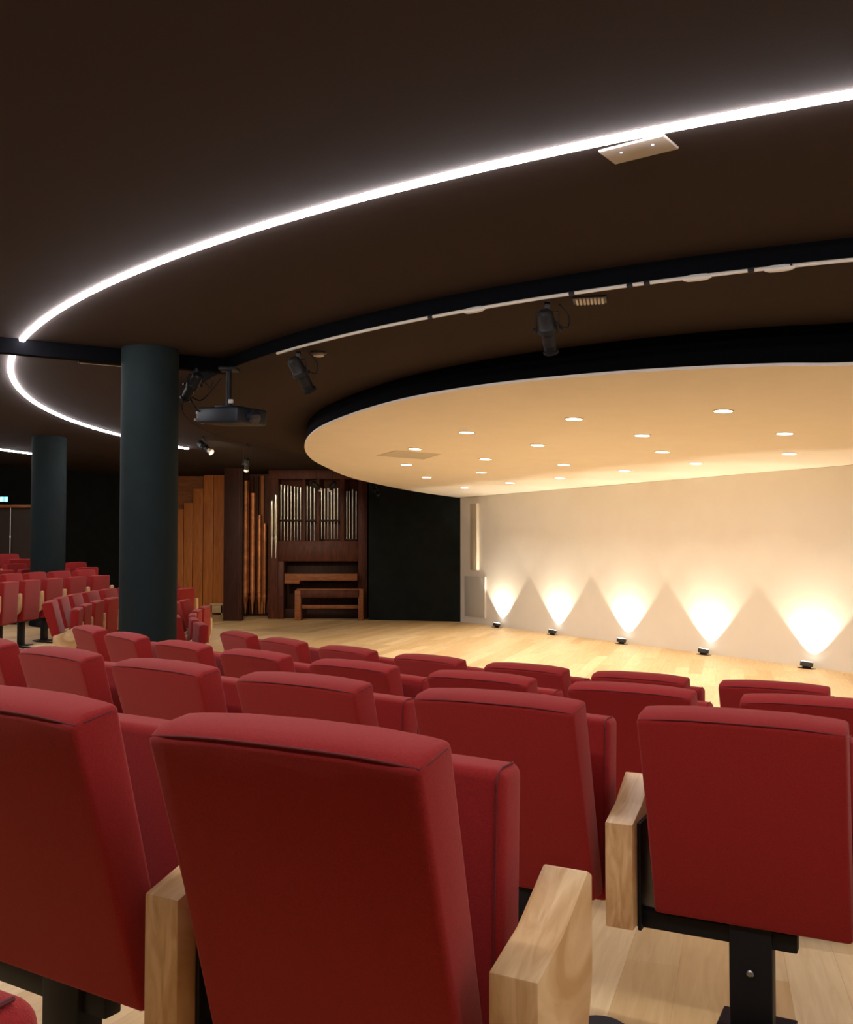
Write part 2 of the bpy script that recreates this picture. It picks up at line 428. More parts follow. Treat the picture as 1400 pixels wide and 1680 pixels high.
# access panel in the canopy
q = [at_canopy(px, py) for px, py in ((619, 747), (650, 739), (722, 745), (695, 753))]
t = thing('access_panel', 'flat greyish rectangular access panel set in the cream canopy', 'panel', q[0])
b = bmesh.new(); lo = [b.verts.new(p - q[0] + Vector((0, 0, -.006))) for p in q]; hi = [b.verts.new(p - q[0] + Vector((0, 0, -.0005))) for p in q]
b.faces.new(lo); b.faces.new(hi[::-1])
for i in range(4): b.faces.new((lo[i], lo[(i + 1) % 4], hi[(i + 1) % 4], hi[i]))
bmesh.ops.recalc_face_normals(b, faces=b.faces); obj('panel', b, M['grey'], t, sm=False)
b = bmesh.new()
tube([(q[i % 4] - q[0]) + Vector((0, 0, -.004)) for i in range(5)], .006, 6, b); obj('frame', b, M['trimc'], t)

# ceiling emergency light plate by the led strip
q = [atz(px, py, Z_OUT) for px, py in ((986, 246), (1000, 268), (1111, 242), (1098, 216))]
c0 = (q[0] + q[1] + q[2] + q[3]) / 4; ux = ((q[3] - q[0]) + (q[2] - q[1])); ang = math.atan2(ux.y, ux.x)
t = thing('emergency_light', 'pale rounded ceiling plate with two small painted-on blue reflections, beside the long light strip', 'ceiling light', (c0.x, c0.y, Z_OUT), ang)
obj('cover', box(-.165, .165, -.095, .095, -.012, .004, .006, 3), mat('beige_cover', (.30, .26, .22), .5), t)
for s in (-.075, .085):  # glowing blue dots imitate reflections of the led strip in the cover
    obj('strip_reflection', lathe([(.006, 0), (.006, -.003)], 12, c=(s, -.03, -.012)), mat('blue_reflection', (.3, .4, .9), .3, emit=(.35, .5, 1), estr=2.5), t)

# ceiling grille, slot vent and small round fitting near the track
p = atz(968, 491, Z_IN); rz = math.radians(-12)
t = thing('ceiling_grille', 'small pale slatted ceiling grille beside the lighting track', 'ceiling vent', p, rz)
obj('frame', box(-.12, .12, -.095, .095, -.012, .004, .004), M['steel'], t)
for k in range(8):
    obj('slat', box(-.098 + k * .026, -.083 + k * .026, -.08, .08, -.022, -.010, .002), M['whitepl'], t)
p = atz(168, 597, Z_OUT)
t = thing('slot_vent', 'narrow pale slot vent in the dark ceiling left of the near pillar', 'ceiling vent', p, math.radians(27))
obj('frame', box(-.24, .24, -.03, .03, -.008, .003, .003), M['darkmetal'], t)
obj('blade', box(-.22, .22, -.006, .006, -.014, -.004, .002), M['chrome'], t)
p = atz(523, 578, Z_IN)
t = thing('smoke_detector', 'small round pale ceiling detector right of the left track spotlight', 'detector', p)
obj('base', lathe([(.075, 0), (.075, -.012), (.06, -.02)], 24), M['darkmetal'], t)
obj('cap', lathe([(.05, -.02), (.05, -.034), (.03, -.042)], 24), M['whitepl'], t)

# ------------------------------------------------------------------ stage wall fittings
def wall_frame(px, py):
    p = at_wall(px, py); return p
WANG = math.atan2(WD.y, WD.x)
def wall_thing(name, label, cat, px0, px1, py0, py1):
    p0 = at_wall(px0, (py0 + py1) / 2); p1 = at_wall(px1, (py0 + py1) / 2)
    zt = at_wall((px0 + px1) / 2, py0).z; zb = at_wall((px0 + px1) / 2, py1).z
    c = (p0 + p1) / 2; wdt = (Vector((p1.x, p1.y)) - Vector((p0.x, p0.y))).length
    t = thing(name, label, cat, (c.x, c.y, zb), WANG)      # local x along the wall, local -y or +y to the hall
    return t, wdt, zt - zb
sgn = -1 if Vector((-math.sin(WANG), math.cos(WANG))).dot(WN) < 0 else 1
t, wd, h = wall_thing('column_speaker', 'tall narrow beige column speaker high on the left end of the stage wall', 'speaker', 775, 786, 826, 935)
ys = sorted((0, sgn * .06))
obj('cabinet', box(-wd / 2, wd / 2, ys[0], ys[1], 0, h, .008), mat('beige_speaker', (.50, .42, .29), .7), t)
ys = sorted((sgn * .06, sgn * .064))
obj('edge_strip', box(wd / 2 - .02, wd / 2 + .012, min(0, sgn * .07), max(0, sgn * .07), 0, h, .003), M['cream'], t)
t, wd, h = wall_thing('wall_hatch', 'grey rectangular wall hatch low on the left end of the stage wall', 'panel', 764, 797, 946, 1012)
ys = sorted((0, sgn * .03))
obj('door', box(-wd / 2, wd / 2, ys[0], ys[1], 0, h, .006), M['grey'], t)
obj('edge_strip', box(wd / 2, wd / 2 + .03, min(0, sgn * .04), max(0, sgn * .04), -.01, h + .01, .004), M['cream'], t)

# ------------------------------------------------------------------ floor uplights
UP = [(825, 1020), (917, 1030), (1031, 1045), (1166, 1060), (1336, 1080)]      # where each beam starts on the wall
def uplight(x, y, label, group=None):
    t = thing('floor_uplight', label, 'uplight', (x, y, 0), WANG)
    if group: t['group'] = group
    obj('base_plate', box(-.13, .13, -.05, .05, 0, .008, .003), M['steel'], t)
    obj('bracket', box(-.07, .07, -.012, .012, .006, .04, .002), M['darkmetal'], t)
    hm = Matrix.Translation((0, 0, .065)) @ Matrix.Rotation(-sgn * math.radians(-12), 4, 'X')
    hd = obj('lamp_head', box(-.085, .085, -.045, .045, -.035, .035, .008, 2, mtx=hm), mat('grey_lamp_head', (.06, .055, .05), .45, .4), t)
    obj('glass', box(-.07, .07, -.035, .035, .034, .039, mtx=hm), M['lamp'], t)
    L = bpy.data.lights.new('uplight_beam', 'SPOT'); L.energy = P_UP; L.color = (1, .88, .68); L.spot_size = math.radians(94); L.spot_blend = .22; L.shadow_soft_size = .03
    o = bpy.data.objects.new('uplight_beam', L); C.objects.link(o); o.parent = t
    o.location = (0, -sgn * .0, .115)
    d = Vector((0, -sgn * .22, 1)).normalized()
    o.rotation_euler = d.to_track_quat('-Z', 'Y').to_euler()
words = ['leftmost and farthest of the five', 'second of five from the left', 'middle one of the five', 'fourth of five from the left', 'rightmost and nearest of the five']
OFF = .16
for (px, py), wds in zip(UP, words):
    p = at_wall(px, py)
    # keep each lamp the same distance off the wall
    s = (Vector((p.x, p.y)) - WL).dot(WD); q = WL + WD * s + WN * OFF
    uplight(q.x, q.y, 'small floor uplight washing the cream stage wall, ' + wds, 'floor uplights along the stage wall')

# ------------------------------------------------------------------ stage lighting fixtures
def spotlight(p_top, p_head, aim, label, s=1.0, name='stage_spotlight', light=None, lens='lens', cable=True):
    """p_top on the ceiling or track, p_head centre of the can, aim = direction"""
    t = thing(name, label, 'spotlight', p_top)
    hd = Vector(p_head) - Vector(p_top); aim = Vector(aim).normalized()
    R = aim.to_track_quat('Z', 'Y').to_matrix().to_4x4(); Mx = Matrix.Translation(hd) @ R
    obj('clamp', box(-.02 * s, .02 * s, -.025 * s, .025 * s, -.05 * s, .0, .004), M['darkmetal'], t)
    side = aim.cross(Vector((0, 0, 1))); side = (side if side.length > .1 else Vector((1, 0, 0))).normalized()
    a = hd + side * .085 * s; b_ = hd - side * .085 * s; topz = Vector((0, 0, -.05 * s))
    yb = bmesh.new()
    tube([Vector((0, 0, -.04 * s)), Vector((0, 0, -.075 * s))], .008 * s, 6, yb)
    ta = Vector((side.x * .085 * s, side.y * .085 * s, -.075 * s))
    tube([a, ta, -ta + Vector((0, 0, -.15 * s)), b_], .006 * s, 6, yb)
    obj('yoke', yb, M['darkmetal'], t)
    body = lathe([(.035 * s, -.15 * s), (.055 * s, -.13 * s), (.062 * s, -.03 * s), (.070 * s, -.02 * s), (.070 * s, .02 * s), (.050 * s, .03 * s), (.050 * s, .12 * s)], 20, mtx=Mx)
    bd_ = obj('body', body, M['darkmetal'], t)
    obj('lens_tube', lathe([(.046 * s, .12 * s), (.046 * s, .16 * s), (.056 * s, .165 * s), (.056 * s, .185 * s)], 20, mtx=Mx), M['steel'] if lens == 'lens' else M['chrome'], t)
    obj('lens', lathe([(.044 * s, .186 * s), (.044 * s, .189 * s)], 20, mtx=Mx), M[lens], t)
    for sg in (-1, 1):
        obj('knob', lathe([(.014 * s, -.012 * s), (.014 * s, .012 * s)], 10, mtx=Matrix.Translation(hd + side * .095 * s * sg) @ side.to_track_quat('Z', 'Y').to_matrix().to_4x4()), M['steel'], t)
    if cable:
        e = hd - aim * .13 * s
        pts = [Vector((.09 * s, .02, -.01 * s)), Vector((.16 * s, .02, -.10 * s)), Vector((.14 * s, 0, -.19 * s)), (e + Vector((.06 * s, 0, -.05 * s))), e]
        obj('cable', tube(catmull([tuple(p) for p in pts], 6), .005 * s, 6), M['steel'], t)
    if light:
        L = bpy.data.lights.new('spot_beam', 'SPOT'); L.energy = light[0]; L.color = light[3]; L.spot_size = math.radians(light[1]); L.spot_blend = .8; L.shadow_soft_size = .05
        o = bpy.data.objects.new('spot_beam', L); C.objects.link(o); o.parent = t; o.location = hd + aim * .2 * s
        d = (Vector(light[2]) - (Vector(p_head) + aim * .2 * s)).normalized(); o.rotation_euler = d.to_track_quat('-Z', 'Y').to_euler()
    return t
pt = atz(898, 496, Z_IN - .02); ph = at(899, 541, pt.y + .02)
spotlight(pt, ph, (.16, .45, -.62), 'black track spotlight pointing down in the middle of the ceiling, with a looped cable', 1.0)
pt = atz(490, 577, Z_IN - .02); ph = at(493, 612, pt.y)
spotlight(pt, ph, (.42, .5, -.78), 'black track spotlight tilted to the right, left end of the pale track', 1.05)
pt = atz(322, 604, Z_IN); ph = at(316, 632, pt.y)
spotlight(pt, ph, (-.5, .5, -.6), 'dark spotlight half hidden right beside the near pillar, above the projector', 1.0)
pt = atz(334, 716, Z_OUT); ph = at(335, 733, pt.y)
spotlight(pt, ph, (.5, -.25, -.35), 'small spotlight with amber lens at the end of the light strip right of the pillar', 1.0, lens='amber', cable=False,
          light=(P_SPOT * 6.5, 66, at(325, 900, 26), (1, .8, .55)))
pt = atz(406, 752, Z_OUT); 
pt = Vector((pt.x * .86, pt.y * .86, Z_OUT)); ph = at(405, 762, pt.y)
spotlight(pt, ph, (-.15, .6, -.8), 'small pale spotlight hanging before the copper organ pipes', .8, lens='amber', cable=False, light=(P_SPOT * 1.2, 75, at(385, 960, 26), (1, .8, .55)))
YS = 22.4
for k, (px, lab) in enumerate(((519, 'small pale spotlight before the organ pipes, left one of the close pair'), (546, 'small pale spotlight before the organ pipes, right one of the close pair'))):
    ph = at(px, 797, YS); pt = Vector((ph.x, ph.y, Z_OUT))
    t = spotlight(ph + Vector((0, 0, .12)), ph, (.5 if k == 0 else -.4, .6, -.5), lab, .9, lens='amber', cable=False, light=(P_SPOT * .10, 95, at(530, 930, 24.6), WARM))
    obj('hanging_rod', tube([Vector((0, 0, 0)), Vector((0, 0, Z_OUT - (ph.z + .12)))], .008, 6), M['steel'], t)
ph = at(617, 806, 23.0)
t = spotlight(ph + Vector((0, 0, .12)), ph, (.3, -.5, -.5), 'barely visible dark spotlight under the canopy edge right of the organ', .8, cable=False)
obj('hanging_rod', tube([Vector((0, 0, 0)), Vector((0, 0, Z_OUT - (ph.z + .12)))], .008, 6), M['steel'], t)

# projector on its mount
pm = atz(376, 604, Z_IN); pb = at(380, 683, pm.y + .05)
t = thing('projector', 'dark video projector hanging from the ceiling on a pole, right of the near pillar', 'projector', pm)
o = pb - pm
obj('mount_pole', lathe([(.028, -(Z_IN - pb.z) + .08), (.028, 0)], 16), M['steel'], t)
obj('ceiling_plate', box(-.09, .09, -.09, .09, -.03, 0, .005), M['steel'], t)
RZ = Matrix.Translation(o) @ Matrix.Rotation(math.radians(-38), 4, 'Z') @ Matrix.Rotation(math.radians(4), 4, 'Y')
obj('body', box(-.31, .31, -.20, .20, -.085, .075, .025, 3, mtx=RZ), M['navy'], t)
obj('mount_plate', box(-.12, .12, -.12, .12, .078, .10, .004, mtx=RZ), M['steel'], t)
obj('lens', lathe([(.07, 0), (.07, .05), (.055, .055)], 20, mtx=RZ @ Matrix.Translation((.30, 0, -.01)) @ Matrix.Rotation(PI / 2, 4, 'Y')), M['lens'], t)
obj('side_panel', box(-.312, -.305, -.16, .16, -.06, .05, .002, mtx=RZ), mat('grey_blue_panel', (.12, .16, .20), .4), t)
for k, (yy, zz) in enumerate(((-.17, .02), (-.19, -.05), (-.10, -.075), (-.08, .03))):
    obj('connector', box(-.33, -.311, yy - .014, yy + .014, zz - .012, zz + .012, .003, mtx=RZ), M['whitepl'], t)
pts = [tuple(o + Vector((-.20, -.02, .02))), tuple(o + Vector((-.34, 0, .06))), tuple(o + Vector((-.42, .02, .20))), tuple(o + Vector((-.30, .03, .17))), tuple(Vector((-.08, .02, -.10)))]
obj('cable', tube(catmull(pts, 8), .008, 6), M['steel'], t)
obj('mount_knob', box(-.0, .05, -.035, -.02, o.z + .12, o.z + .16, .004), M['whitepl'], t)

# ------------------------------------------------------------------ organ and wood panels
YO = 24.5
def ob(px0, px1, py0, py1, y0, y1, bev=.006, o0=Vector((0, 0, 0)), Yref=None):
    """box filling that part of the view, with front face at depth y0"""
    A = at(px0, py0, y0 if Yref is None else Yref); B = at(px1, py1, y0 if Yref is None else Yref)
    return box(A.x - o0.x, B.x - o0.x, y0 - o0.y, y1 - o0.y, B.z - o0.z, A.z - o0.z, bev)
OO = Vector((at(520, 1015, YO).x, YO, 0))
org = thing('pipe_organ', 'dark wooden pipe organ with rows of metal pipes at the back of the stage', 'organ', OO)
zt = Z_OUT - .01
def obx(px0, px1, z0, z1, y0, y1, bev=.006):
    a = at(px0, 900, y0).x - OO.x; c = at(px1, 900, y0).x - OO.x
    return box(a, c, y0 - OO.y, y1 - OO.y, z0, z1, bev)
def zy(py, Y): return at(700, py, Y).z
obj('side_post', obx(440, 456, 0, zt, YO, YO + .9), M['walnut'], org)
obj('side_post', obx(588, 603, 0, zt, YO, YO + .9), M['walnut'], org)
obj('back_board', obx(456, 588, zy(952, YO), zt, YO + .55, YO + .62), M['walnut'], org)
obj('front_board', obx(456, 588, zy(921, YO), zy(888, YO), YO + .05, YO + .10), M['walnut'], org)
obj('cornice', obx(440, 603, zy(786, YO), zt, YO - .03, YO + .12), M['walnut'], org)
obj('pipe_shelf', obx(458, 563, zy(854.5, YO) - .012, zy(853, YO) + .012, YO + .10, YO + .42), M['fin'], org)
obj('pipe_shelf', obx(565, 588, zy(886.5, YO) - .012, zy(885, YO) + .012, YO + .10, YO + .42), M['fin'], org)
obj('divider', obx(496, 501, zy(888, YO), zy(786, YO), YO + .05, YO + .2), M['walnut'], org)
obj('divider', obx(519, 524, zy(888, YO), zy(786, YO), YO + .05, YO + .2), M['walnut'], org)
obj('divider', obx(558, 565, zy(888, YO), zy(786, YO), YO + .05, YO + .2), M['walnut'], org)
def pipe(px, pt, pf, r, Y, m, parent, o0, foot=None, name='pipe'):
    x = at(px, 900, Y).x - o0.x; zt_ = zy(pt, Y); zf = zy(pf, Y)
    zb = zy(foot, Y) if foot else zf - .45
    mouth = min(.09, (zt_ - zf) * .1)
    prof = [(r * .22, zb), (r * .5, zb + (zf - zb) * .6), (r * .98, zf - .01), (r * 1.04, zf), (r * 1.04, zf + .012), (r * .86, zf + .014), (r * .86, zf + mouth), (r, zf + mouth + .01), (r, zt_)]
    return obj(name, lathe(prof, 16, c=(x, Y - o0.y, 0)), m, parent)
for i, px in enumerate((461, 466.5, 472, 477.5, 483, 488, 493)):
    pipe(px, 795 + i * .8, 852, 0.022, YO + .25, M['tin'], org, OO, 887)
for i, px in enumerate((504, 509.5, 515.5)): pipe(px, 797 + i, 852, 00.020, YO + .25, M['tin'], org, OO, 887)
for i, px in enumerate((527.5, 532.5, 538, 543.5, 548.5, 554)): pipe(px, 803 - (i % 3), 852, 0.020, YO + .25, M['tin'], org, OO, 885)
for i, px in enumerate((569, 573, 578.5, 584.5)): pipe(px, 806 - (3 if i == 2 else 0), 884, 0.018, YO + .22, M['tin'], org, OO, 915)
for px, pt in ((446, 822), (452.5, 812)): pipe(px, pt, 883, .042, YO - .06, M['tin'], org, OO, 916)
# console
obj('console_side', obx(456, 466, 0, zy(921, YO), YO - .05, YO + .5), M['walnut'], org)
obj('console_back', obx(466, 588, 0, zy(921, YO), YO + .5, YO + .54), M['fin'], org)
obj('music_shelf', obx(467, 586, zy(952, YO), zy(941, YO), YO - .30, YO + .5), M['bench'], org)
obj('key_cheek', obx(467, 492, zy(957, YO), zy(951, YO), YO - .30, YO + .3), M['bench'], org)
obj('kick_board', obx(466, 588, 0, zy(1000, YO), YO + .2, YO + .24), M['fin'], org)
# organ bench
YB = YO - .55
BO = Vector((at(540, 1015, YB).x, YB, 0))
bn = thing('organ_bench', 'brown wooden organ bench with a stretcher, in front of the pipe organ', 'bench', BO)
def bbx(px0, px1, z0, z1, y0, y1, bev=.006):
    a = at(px0, 900, YB).x - BO.x; c = at(px1, 900, YB).x - BO.x
    return box(a, c, y0, y1, z0, z1, bev)
zs = zy(966, YB)
obj('seat_board', bbx(487, 596, zs - .035, zs, -.03, .34), M['bench'], bn)
obj('apron', bbx(493, 590, zs - .21, zs - .035, 0, .03), M['walnut'], bn)
obj('leg', bbx(484, 494, 0, zs - .035, 0, .32), M['bench'], bn)
obj('leg', bbx(588, 596, 0, zs - .035, 0, .32), M['bench'], bn)
obj('stretcher', bbx(494, 588, zy(999, YB), zy(993, YB), .1, .16), M['bench'], bn)
# copper pipes
YC = 25.6
CO = Vector((at(418, 1005, YC).x, YC, 0))
cp = thing('copper_pipe_rank', 'tall copper organ pipes standing left of the organ case, stepped in height', 'organ pipes', CO)
obj('wind_chest', box(at(396, 900, YC).x - CO.x, at(440, 900, YC).x - CO.x, -.12, .28, 0, .04, .004), M['fin'], cp)
for px, pt, pf, r, yy in ((403.5, 789, 979, .082, 0), (415, 809, 979, .068, .02), (426, 845, 979, .055, .04), (434.5, 859, 979, .048, .06)):
    pipe(px, pt, pf, r, YC + yy, M['copper'], cp, CO, 1007)
ct = obj('backing_board', box(at(396, 900, YC + .3).x - CO.x, at(440, 900, YC + .3).x - CO.x, .34, .38, .04, Z_OUT - .01), M['walnut'], cp)
for px in (405, 413, 421, 430):
    a = at(px - 2.4, 900, YC + .2).x - CO.x; c = at(px + 2.4, 900, YC + .2).x - CO.x
    obj('wooden_pipe', box(a, c, .2, .3, .04, Z_OUT - .06, .004), M['orange'] if px > 425 else M['walnut'], cp)
# dark fin
YF = 23.85
p0 = at(366, 1019, YF); p1 = at(397, 1019, YF)
t = thing('dark_fin_wall', 'dark brown full-height wooden fin between the orange boards and the copper pipes', 'panel', ((p0.x + p1.x) / 2, YF, 0))
hw = (p1.x - p0.x) / 2
obj('board', box(-hw, hw, 0, .22, 0, Z_OUT - .01, .006), M['fin'], t)
obj('edge_strip', box(hw - .09, hw - .075, -.008, .02, 0, Z_OUT - .012, .002), M['walnut'], t)
# orange boards, stepped
YP = 26.3
PO = Vector((at(325, 1005, YP).x, YP, 0))
pn = thing('stepped_wood_screen', 'tall orange-brown wooden boards with stepped tops right of the near pillar', 'wood panelling', PO)
def pb_(px0, px1, pt, y0, y1, name='board'):
    a = at(px0 + .35, 900, YP).x - PO.x; c = at(px1 - .35, 900, YP).x - PO.x
    obj(name, box(a, c, y0, y1, 0, min(zy(pt, YP), Z_OUT - .01), .008), M['orange'], pn)
for a, c, pt in ((262, 274, 848), (274, 287, 848), (287, 301, 836), (301, 316, 825), (316, 333, 802), (333, 350, 778), (350, 368, 770)): pb_(a, c, pt, 0, .09)
obj('backing', box(at(255, 900, YP + .4).x - PO.x, at(372, 900, YP + .4).x - PO.x, .34, .42, 0, Z_OUT - .01), M['rail'], pn)
# pale bench in front of boards
YQ = 25.9
p0 = at(344, 1008, YQ); p1 = at(366, 1008, YQ)
t = thing('low_bench', 'small pale wooden bench against the orange boards', 'bench', ((p0.x + p1.x) / 2, YQ, 0))
hw = (p1.x - p0.x) / 2; hh = zy(990, YQ)
obj('seat_board', box(-hw, hw, -.02, .28, hh - .05, hh, .006), M['palew'], t)
obj('front_board', box(-hw + .02, hw - .02, 0, .03, .05, hh - .05, .004), M['palew'], t)
for s in (-1, 1): obj('leg', box(s * (hw - .04) - .02, s * (hw - .04) + .02, 0, .25, 0, hh - .05, .004), M['palew'], t)

# ------------------------------------------------------------------ far left: door, rail, exit sign
def radial(px, R=RWALL - .25):
    d = Vector((at(px, 900, 1).x, 1.0)); 
    a_ = d.dot(d); b_ = -2 * d.dot(WC); c_ = WC.dot(WC) - R * R
    k = (-b_ + math.sqrt(b_ * b_ - 4 * a_ * c_)) / (2 * a_); return d * k
e = radial(4); YE = e.y; ex = at(4, 819, YE)
t = thing('exit_sign', 'small glowing green-blue exit sign with white running figure at the left edge', 'sign', ex)
s = YE / F_PX
obj('housing', box(-14 * s, 9.5 * s, .0, .05, -5 * s, 5 * s, .004), M['steel'], t)
obj('sign_panel', box(-12 * s, 2.6 * s, -.008, .0, -4 * s, 4 * s, .002), M['signg'], t)
obj('sign_panel', box(3.4 * s, 8.8 * s, -.008, .0, -4 * s, 4 * s, .002), M['signg'], t)
fg = bmesh.new()
lathe([(.012, -.002), (.012, .002)], 10, fg, mtx=Matrix.Translation((-1.2 * s, -.012, 2.4 * s)) @ Matrix.Rotation(PI / 2, 4, 'X'))
for a, c in (((-1.2, 1.6), (-1.8, -.6)), ((-1.8, -.6), (-.6, -1.4)), ((-.6, -1.4), (-.9, -3)), ((-1.8, -.6), (-3.2, -2.6)), ((-1.2, 1.2), (.4, .4)), ((-1.3, 1.2), (-2.8, .6))):
    tube([Vector((a[0] * s, -.012, a[1] * s)), Vector((c[0] * s, -.012, c[1] * s))], .0065, 6, fg)
obj('running_figure', fg, M['signw'], t)
fg = bmesh.new()
tube([Vector((6.1 * s, -.012, 2.6 * s)), Vector((6.1 * s, -.012, -2.4 * s))], .009, 6, fg)
tube([Vector((4.7 * s, -.012, -.8 * s)), Vector((6.1 * s, -.012, -2.6 * s)), Vector((7.5 * s, -.012, -.8 * s))], .009, 6, fg)
obj('arrow', fg, M['signw'], t)
YD = 21.4
p0 = at(-60, 900, YD); p1 = at(53, 900, YD)
fz = floor_z(p1.x, p1.y)
t = tag(obj('door_1', box(p0.x, p1.x, YD + .06, YD + .12, fz - .05, zy(829, YD)), M['dkpanel'], sm=False), kind='structure')
t = thing('wooden_rail', 'brown horizontal wooden beam above the dark doorway at the left edge', 'beam', (p1.x, YD, zy(833, YD)))
obj('beam', box(p0.x - p1.x, 0, -.04, .06, 0, zy(828, YD) - zy(833, YD), .006), M['rail'], t)
px_ = at(17, 900, YD).x
t = thing('door_pull', 'thin pale vertical metal bar in front of the dark doorway', 'metal bar', (px_, YD - .02, zy(908, YD)))
obj('bar', tube([Vector((0, 0, 0)), Vector((0, 0, zy(833, YD) - zy(908, YD)))], .009, 8), M['chrome'], t)
obj('bar_joint', lathe([(.016, 0), (.016, .05)], 10, c=(0, 0, .34)), M['chrome'], t)

# ------------------------------------------------------------------ seats
W2 = .285; HT = .965; AL = .378
def back_bm():
    # rear face leans back towards the top; rear top edge at v=0
    zb, vb = .335, .184
    prof = [(0, HT - .006), (.030, HT + .016), (.110, HT + .026), (.108 + (.265 - .108), zb + .03), (.262, zb), (vb, zb), (vb * .5, (HT + zb) / 2 + .003)]
    n = len(prof); us = [-1, -.86, -.5, 0, .5, .86, 1]
    b = bmesh.new(); rings = []
    for u in us:
        k = 1 - abs(u) ** 4 * .0
        drop = .012 * abs(u) ** 3
        bulge = .012 * (1 - u * u)
        R = []
        for j, (v, z) in enumerate(prof):
            zz = z - (drop if z > .9 else 0)
            vv = v - (bulge * .6 if j in (0, 6) else 0) + (bulge if j in (2, 3) else 0)
            wd = W2 * (1.0 if z > .9 else .985)
            R.append(b.verts.new((u * wd, vv, zz)))
        rings.append(R)
    for A, B in zip(rings, rings[1:]):
        for k in range(n): b.faces.new((A[k], B[k], B[(k + 1) % n], A[(k + 1) % n]))
    b.faces.new(rings[0]); b.faces.new(rings[-1][::-1])
    bmesh.ops.recalc_face_normals(b, faces=b.faces)
    sharp = [e for e in b.edges if e.calc_face_angle(0) > math.radians(30)]
    bmesh.ops.bevel(b, geom=sharp, offset=.012, segments=3, affect='EDGES', profile=.5, clamp_overlap=True)
    return b
def cushion_bm():
    b = box(-.285, .285, .312, .405, .30, .888, 0)
    bmesh.ops.subdivide_edges(b, edges=[e for e in b.edges if abs(e.verts[0].co.x - e.verts[1].co.x) > .1], cuts=5, use_grid_fill=True)
    for v in b.verts:
        k = 1 - (v.co.x / .285) ** 2
        if v.co.z > .8: v.co.z += .006 * k
        if v.co.y < .35: v.co.y -= .010 * k
        v.co.y += (.89 - v.co.z) * -.04
    sharp = [e for e in b.edges if e.calc_face_angle(0) > math.radians(38)]
    bmesh.ops.bevel(b, geom=sharp, offset=.022, segments=4, affect='EDGES', profile=.5)
    return b
def arm_bm(u):
    # wedge of solid oak: tall rear face, top rising forward
    prof = [(.140, .604), (.255, .640), (.378, .712), (.400, .700), (.400, .52), (.378, .44), (.22, .285), (.140, .285)]
    return side_prism(prof, u - .0435, u + .0435, .004, 2)
def seat_seam_pts(side):
    return None
def make_chair():
    t = bpy.data.objects.new('auditorium_chair', None); C.objects.link(t); t.empty_display_size = .1
    obj('backrest', back_bm(), M['fabric'], t)
    sb = bmesh.new()
    pts = []
    for k in range(13):
        u = -1 + 2 * k / 12
        pts.append(Vector((u * (W2 - .006), -.0072 * (1 - u * u) + .004 + .004 * abs(u) ** 8, HT + .001 - .012 * abs(u) ** 3 - .0035)))
    full = [Vector((-W2 + .002, .095, HT + .002)), Vector((-W2 + .001, .03, HT - .010)), *pts, Vector((W2 - .001, .03, HT - .010)), Vector((W2 - .002, .095, HT + .002))]
    tube(full, .0020, 6, sb)
    obj('seam', sb, M['seam'], t)
    cu = obj('seat', cushion_bm(), M['fabric'], t)
    for s in (-1, 1):
        sb = bmesh.new()
        pts_ = [Vector((s * .272, .3095 - (.89 - z) * .04, z)) for z in (.33, .45, .60, .75, .850, .866)] + [Vector((s * .272, .318, .882)), Vector((s * .272, .335, .889)), Vector((s * .272, .385, .889))]
        tube(pts_, .0018, 6, sb)
        obj('seat_seam', sb, M['seam'], t)
    obj('armrest', arm_bm(-AL), M['oak'], t)
    # steel: pedestal, crossbar, arm plates
    obj('pedestal', box(-.062, .062, .20, .27, 0, .36, .006), M['steel'], t)
    obj('base_plate', box(-.11, .11, .10, .38, 0, .012, .005), M['steel'], t)
    b = box(-AL + .03, .13, .215, .262, .272, .325, .005)
    box(-AL + .044, -AL + .056, .19, .36, .27, .60, .003, bm=b)
    obj('crossbar', b, M['steel'], t)
    obj('bolt', lathe([(.011, 0), (.011, .008), (.007, .011)], 10, mtx=Matrix.Translation((.0, .20, .20)) @ Matrix.Rotation(PI / 2, 4, 'X')), M['bolt'], t)
    return t
proto = make_chair(); used = False
end_arm_mesh = None
ROWS = {}
def chair(R, T, label, group, end_arm=False, dz=0, rot=0):
    global used, end_arm_mesh
    t = math.radians(T)
    x, y = SC.x - R * math.sin(t), SC.y - R * math.cos(t)
    o = proto if not used else copy_tree(proto); used = True
    xf, yf = x + .23 * math.sin(t), y + .23 * math.cos(t)
    zf = floor_z(x, y)
    o.location = (x, y, zf + dz); o.rotation_euler = (0, 0, -t - math.radians(rot))
    tag(o, label, 'chair', group)
    if dz:
        ped = [c for c in o.children if c.name.startswith(('pedestal', 'base_plate'))]
        for c in ped:
            c.location.z = -dz
            if c.name.startswith('pedestal'): c.scale.z = 1 + dz / .36
    if end_arm:
        if end_arm_mesh is None:
            a = obj('armrest', arm_bm(AL), M['oak'], o); end_arm_mesh = a.data
        else:
            a = bpy.data.objects.new('armrest', end_arm_mesh); C.objects.link(a); a.parent = o
    return o
def row(R, Ts, labs, group, endarm, dz=0):
    for i, T in enumerate(Ts): chair(R, T, labs[i], group, end_arm=(i in endarm), dz=dz)
G = 'chairs of the near block, '
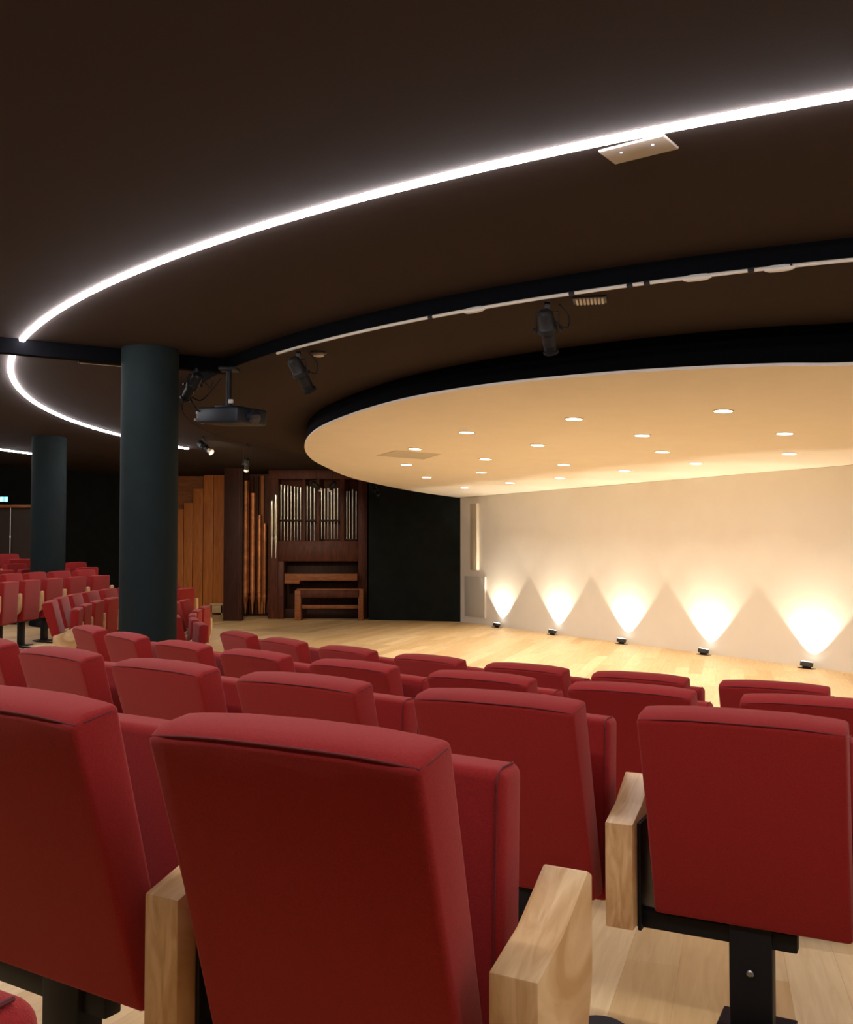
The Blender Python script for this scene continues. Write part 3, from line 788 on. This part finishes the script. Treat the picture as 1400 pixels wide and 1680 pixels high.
# near block, ordered left to right as seen
row(14.39, [31.83, 28.79], ['large red chair cut by the left edge, left of the biggest chair in front', 'biggest red chair, centre foreground, with a pale oak armrest on its right'],
    G + 'nearest row', [1])
row(12.88, [44.2, 40.67, 37.16, 33.75, 30.17, 26.78, 23.3],
    ['red chair in the second row cut by the left edge behind the big left chair', 'red chair in the second row at far left, second visible from the left edge',
     'red chair in the second row, third visible from the left edge', 'red chair in the second row, fourth from the left edge, above the biggest chair',
     'red chair in the second row, directly left of the chair seen squarely from behind', 'red chair seen squarely from behind with its black steel pedestal, right foreground',
     'red chair just beyond the right edge, only its oak armrest in view'], G + 'second row', [6])
row(11.44, [54.74, 50.77, 46.5, 42.48, 38.37, 34.24, 30.36, 26.49],
    ['red chair at the left end of the third row, just left of the pillar foot', 'red chair in the third row, second from its left end',
     'red chair in the third row, third from its left end', 'red chair in the third row, fourth from its left end', 'red chair in the third row, fifth from its left end',
     'red chair in the third row, sixth from its left end', 'red chair in the third row, second from its right end', 'red chair at the right end of the third row, cut by the right edge'],
    G + 'third row', [7])
row(10.13, [55.47, 50.87, 46.06, 41.34, 36.89, 32.60, 28.32],
    ['red chair at the left end of the front row before the stage', 'red chair in the front row, second from its left end', 'red chair in the front row, third from its left end',
     'red chair in the front row, fourth from its left end', 'red chair in the front row, fifth from its left end', 'red chair in the front row, second from its right end',
     'red chair at the right end of the front row, before the rightmost uplight'], G + 'front row', [6])
row(15.73, [27.76], ['bright red chair corner at the very bottom left corner of the view'], G + 'row beside the camera', [0])
# left block beyond the aisle
G = 'chairs of the far left block, '
n3 = [75.4, 79.4, 83.4, 87.4, 91.4, 95.4, 99.4, 103.4]
l3 = ['side-on red chair nearest in the curved row left of the pillar'] + ['red chair in the curved row left of the pillar, %s from its near end' % k for k in ('second', 'third', 'fourth', 'fifth', 'sixth')] + \
     ['red chair of the curved row mostly hidden behind the near pillar', 'dark red chair showing its side right of the near pillar, against the boards']
row(11.44, n3, l3, G + 'curved row left of the pillar', [0])
n4 = [69.2, 73.6, 78.0, 82.5, 87.0]
l4 = ['side-on red chair nearest in the short stack of seats right of the pillar'] + ['red chair in the short row right of the pillar, %s of it' % k for k in ('second', 'third', 'fourth')] + ['farthest red chair of the short row right of the pillar, orange lit']
row(10.13, n4, l4, G + 'front row right of the pillar', [0])
n2 = [84.4, 87.9, 91.4, 94.9, 98.4, 101.9]
l2 = ['red chair in the frontal row at the left edge, %s from its right end' % k for k in ('sixth', 'fifth', 'fourth', 'third', 'second')] + ['red chair at the right end of the frontal row left of the pillar']
row(12.88, n2, l2, G + 'row before the far pillar', [], .07)
n1 = [96.6, 99.8, 103, 106.4, 109.8]
l1 = ['red chair at the left edge just beyond the view, behind the frontal row', 'red chair at the left edge behind the frontal row', 'red chair directly left of the far pillar foot', 'red chair hidden behind the far pillar', 'red chair top just right of the far pillar foot']
row(14.39, n1, l1, G + 'row at the far pillar', [])
row(15.8, [105.6, 108.8], ['highest and farthest red chair at the left edge, left one', 'highest and farthest red chair at the left edge, right one beside the far pillar'], G + 'highest row', [])

# round dark floor cap between the rows, at the bottom edge
p = atz(985, 1697, .40); zc = floor_z(p.x, p.y)
p = atz(985, 1697, zc)
t = thing('floor_box', 'round dark grey floor cap at the bottom edge beside the oak armrest', 'floor cap', (p.x, p.y, zc))
obj('lid', lathe([(.085, 0), (.085, .012), (.078, .02)], 32), mat('dark_grey_cap', (.05, .055, .06), .5), t)
obj('rim', lathe([(.098, 0), (.098, .006), (.086, .009)], 32), M['steel'], t)
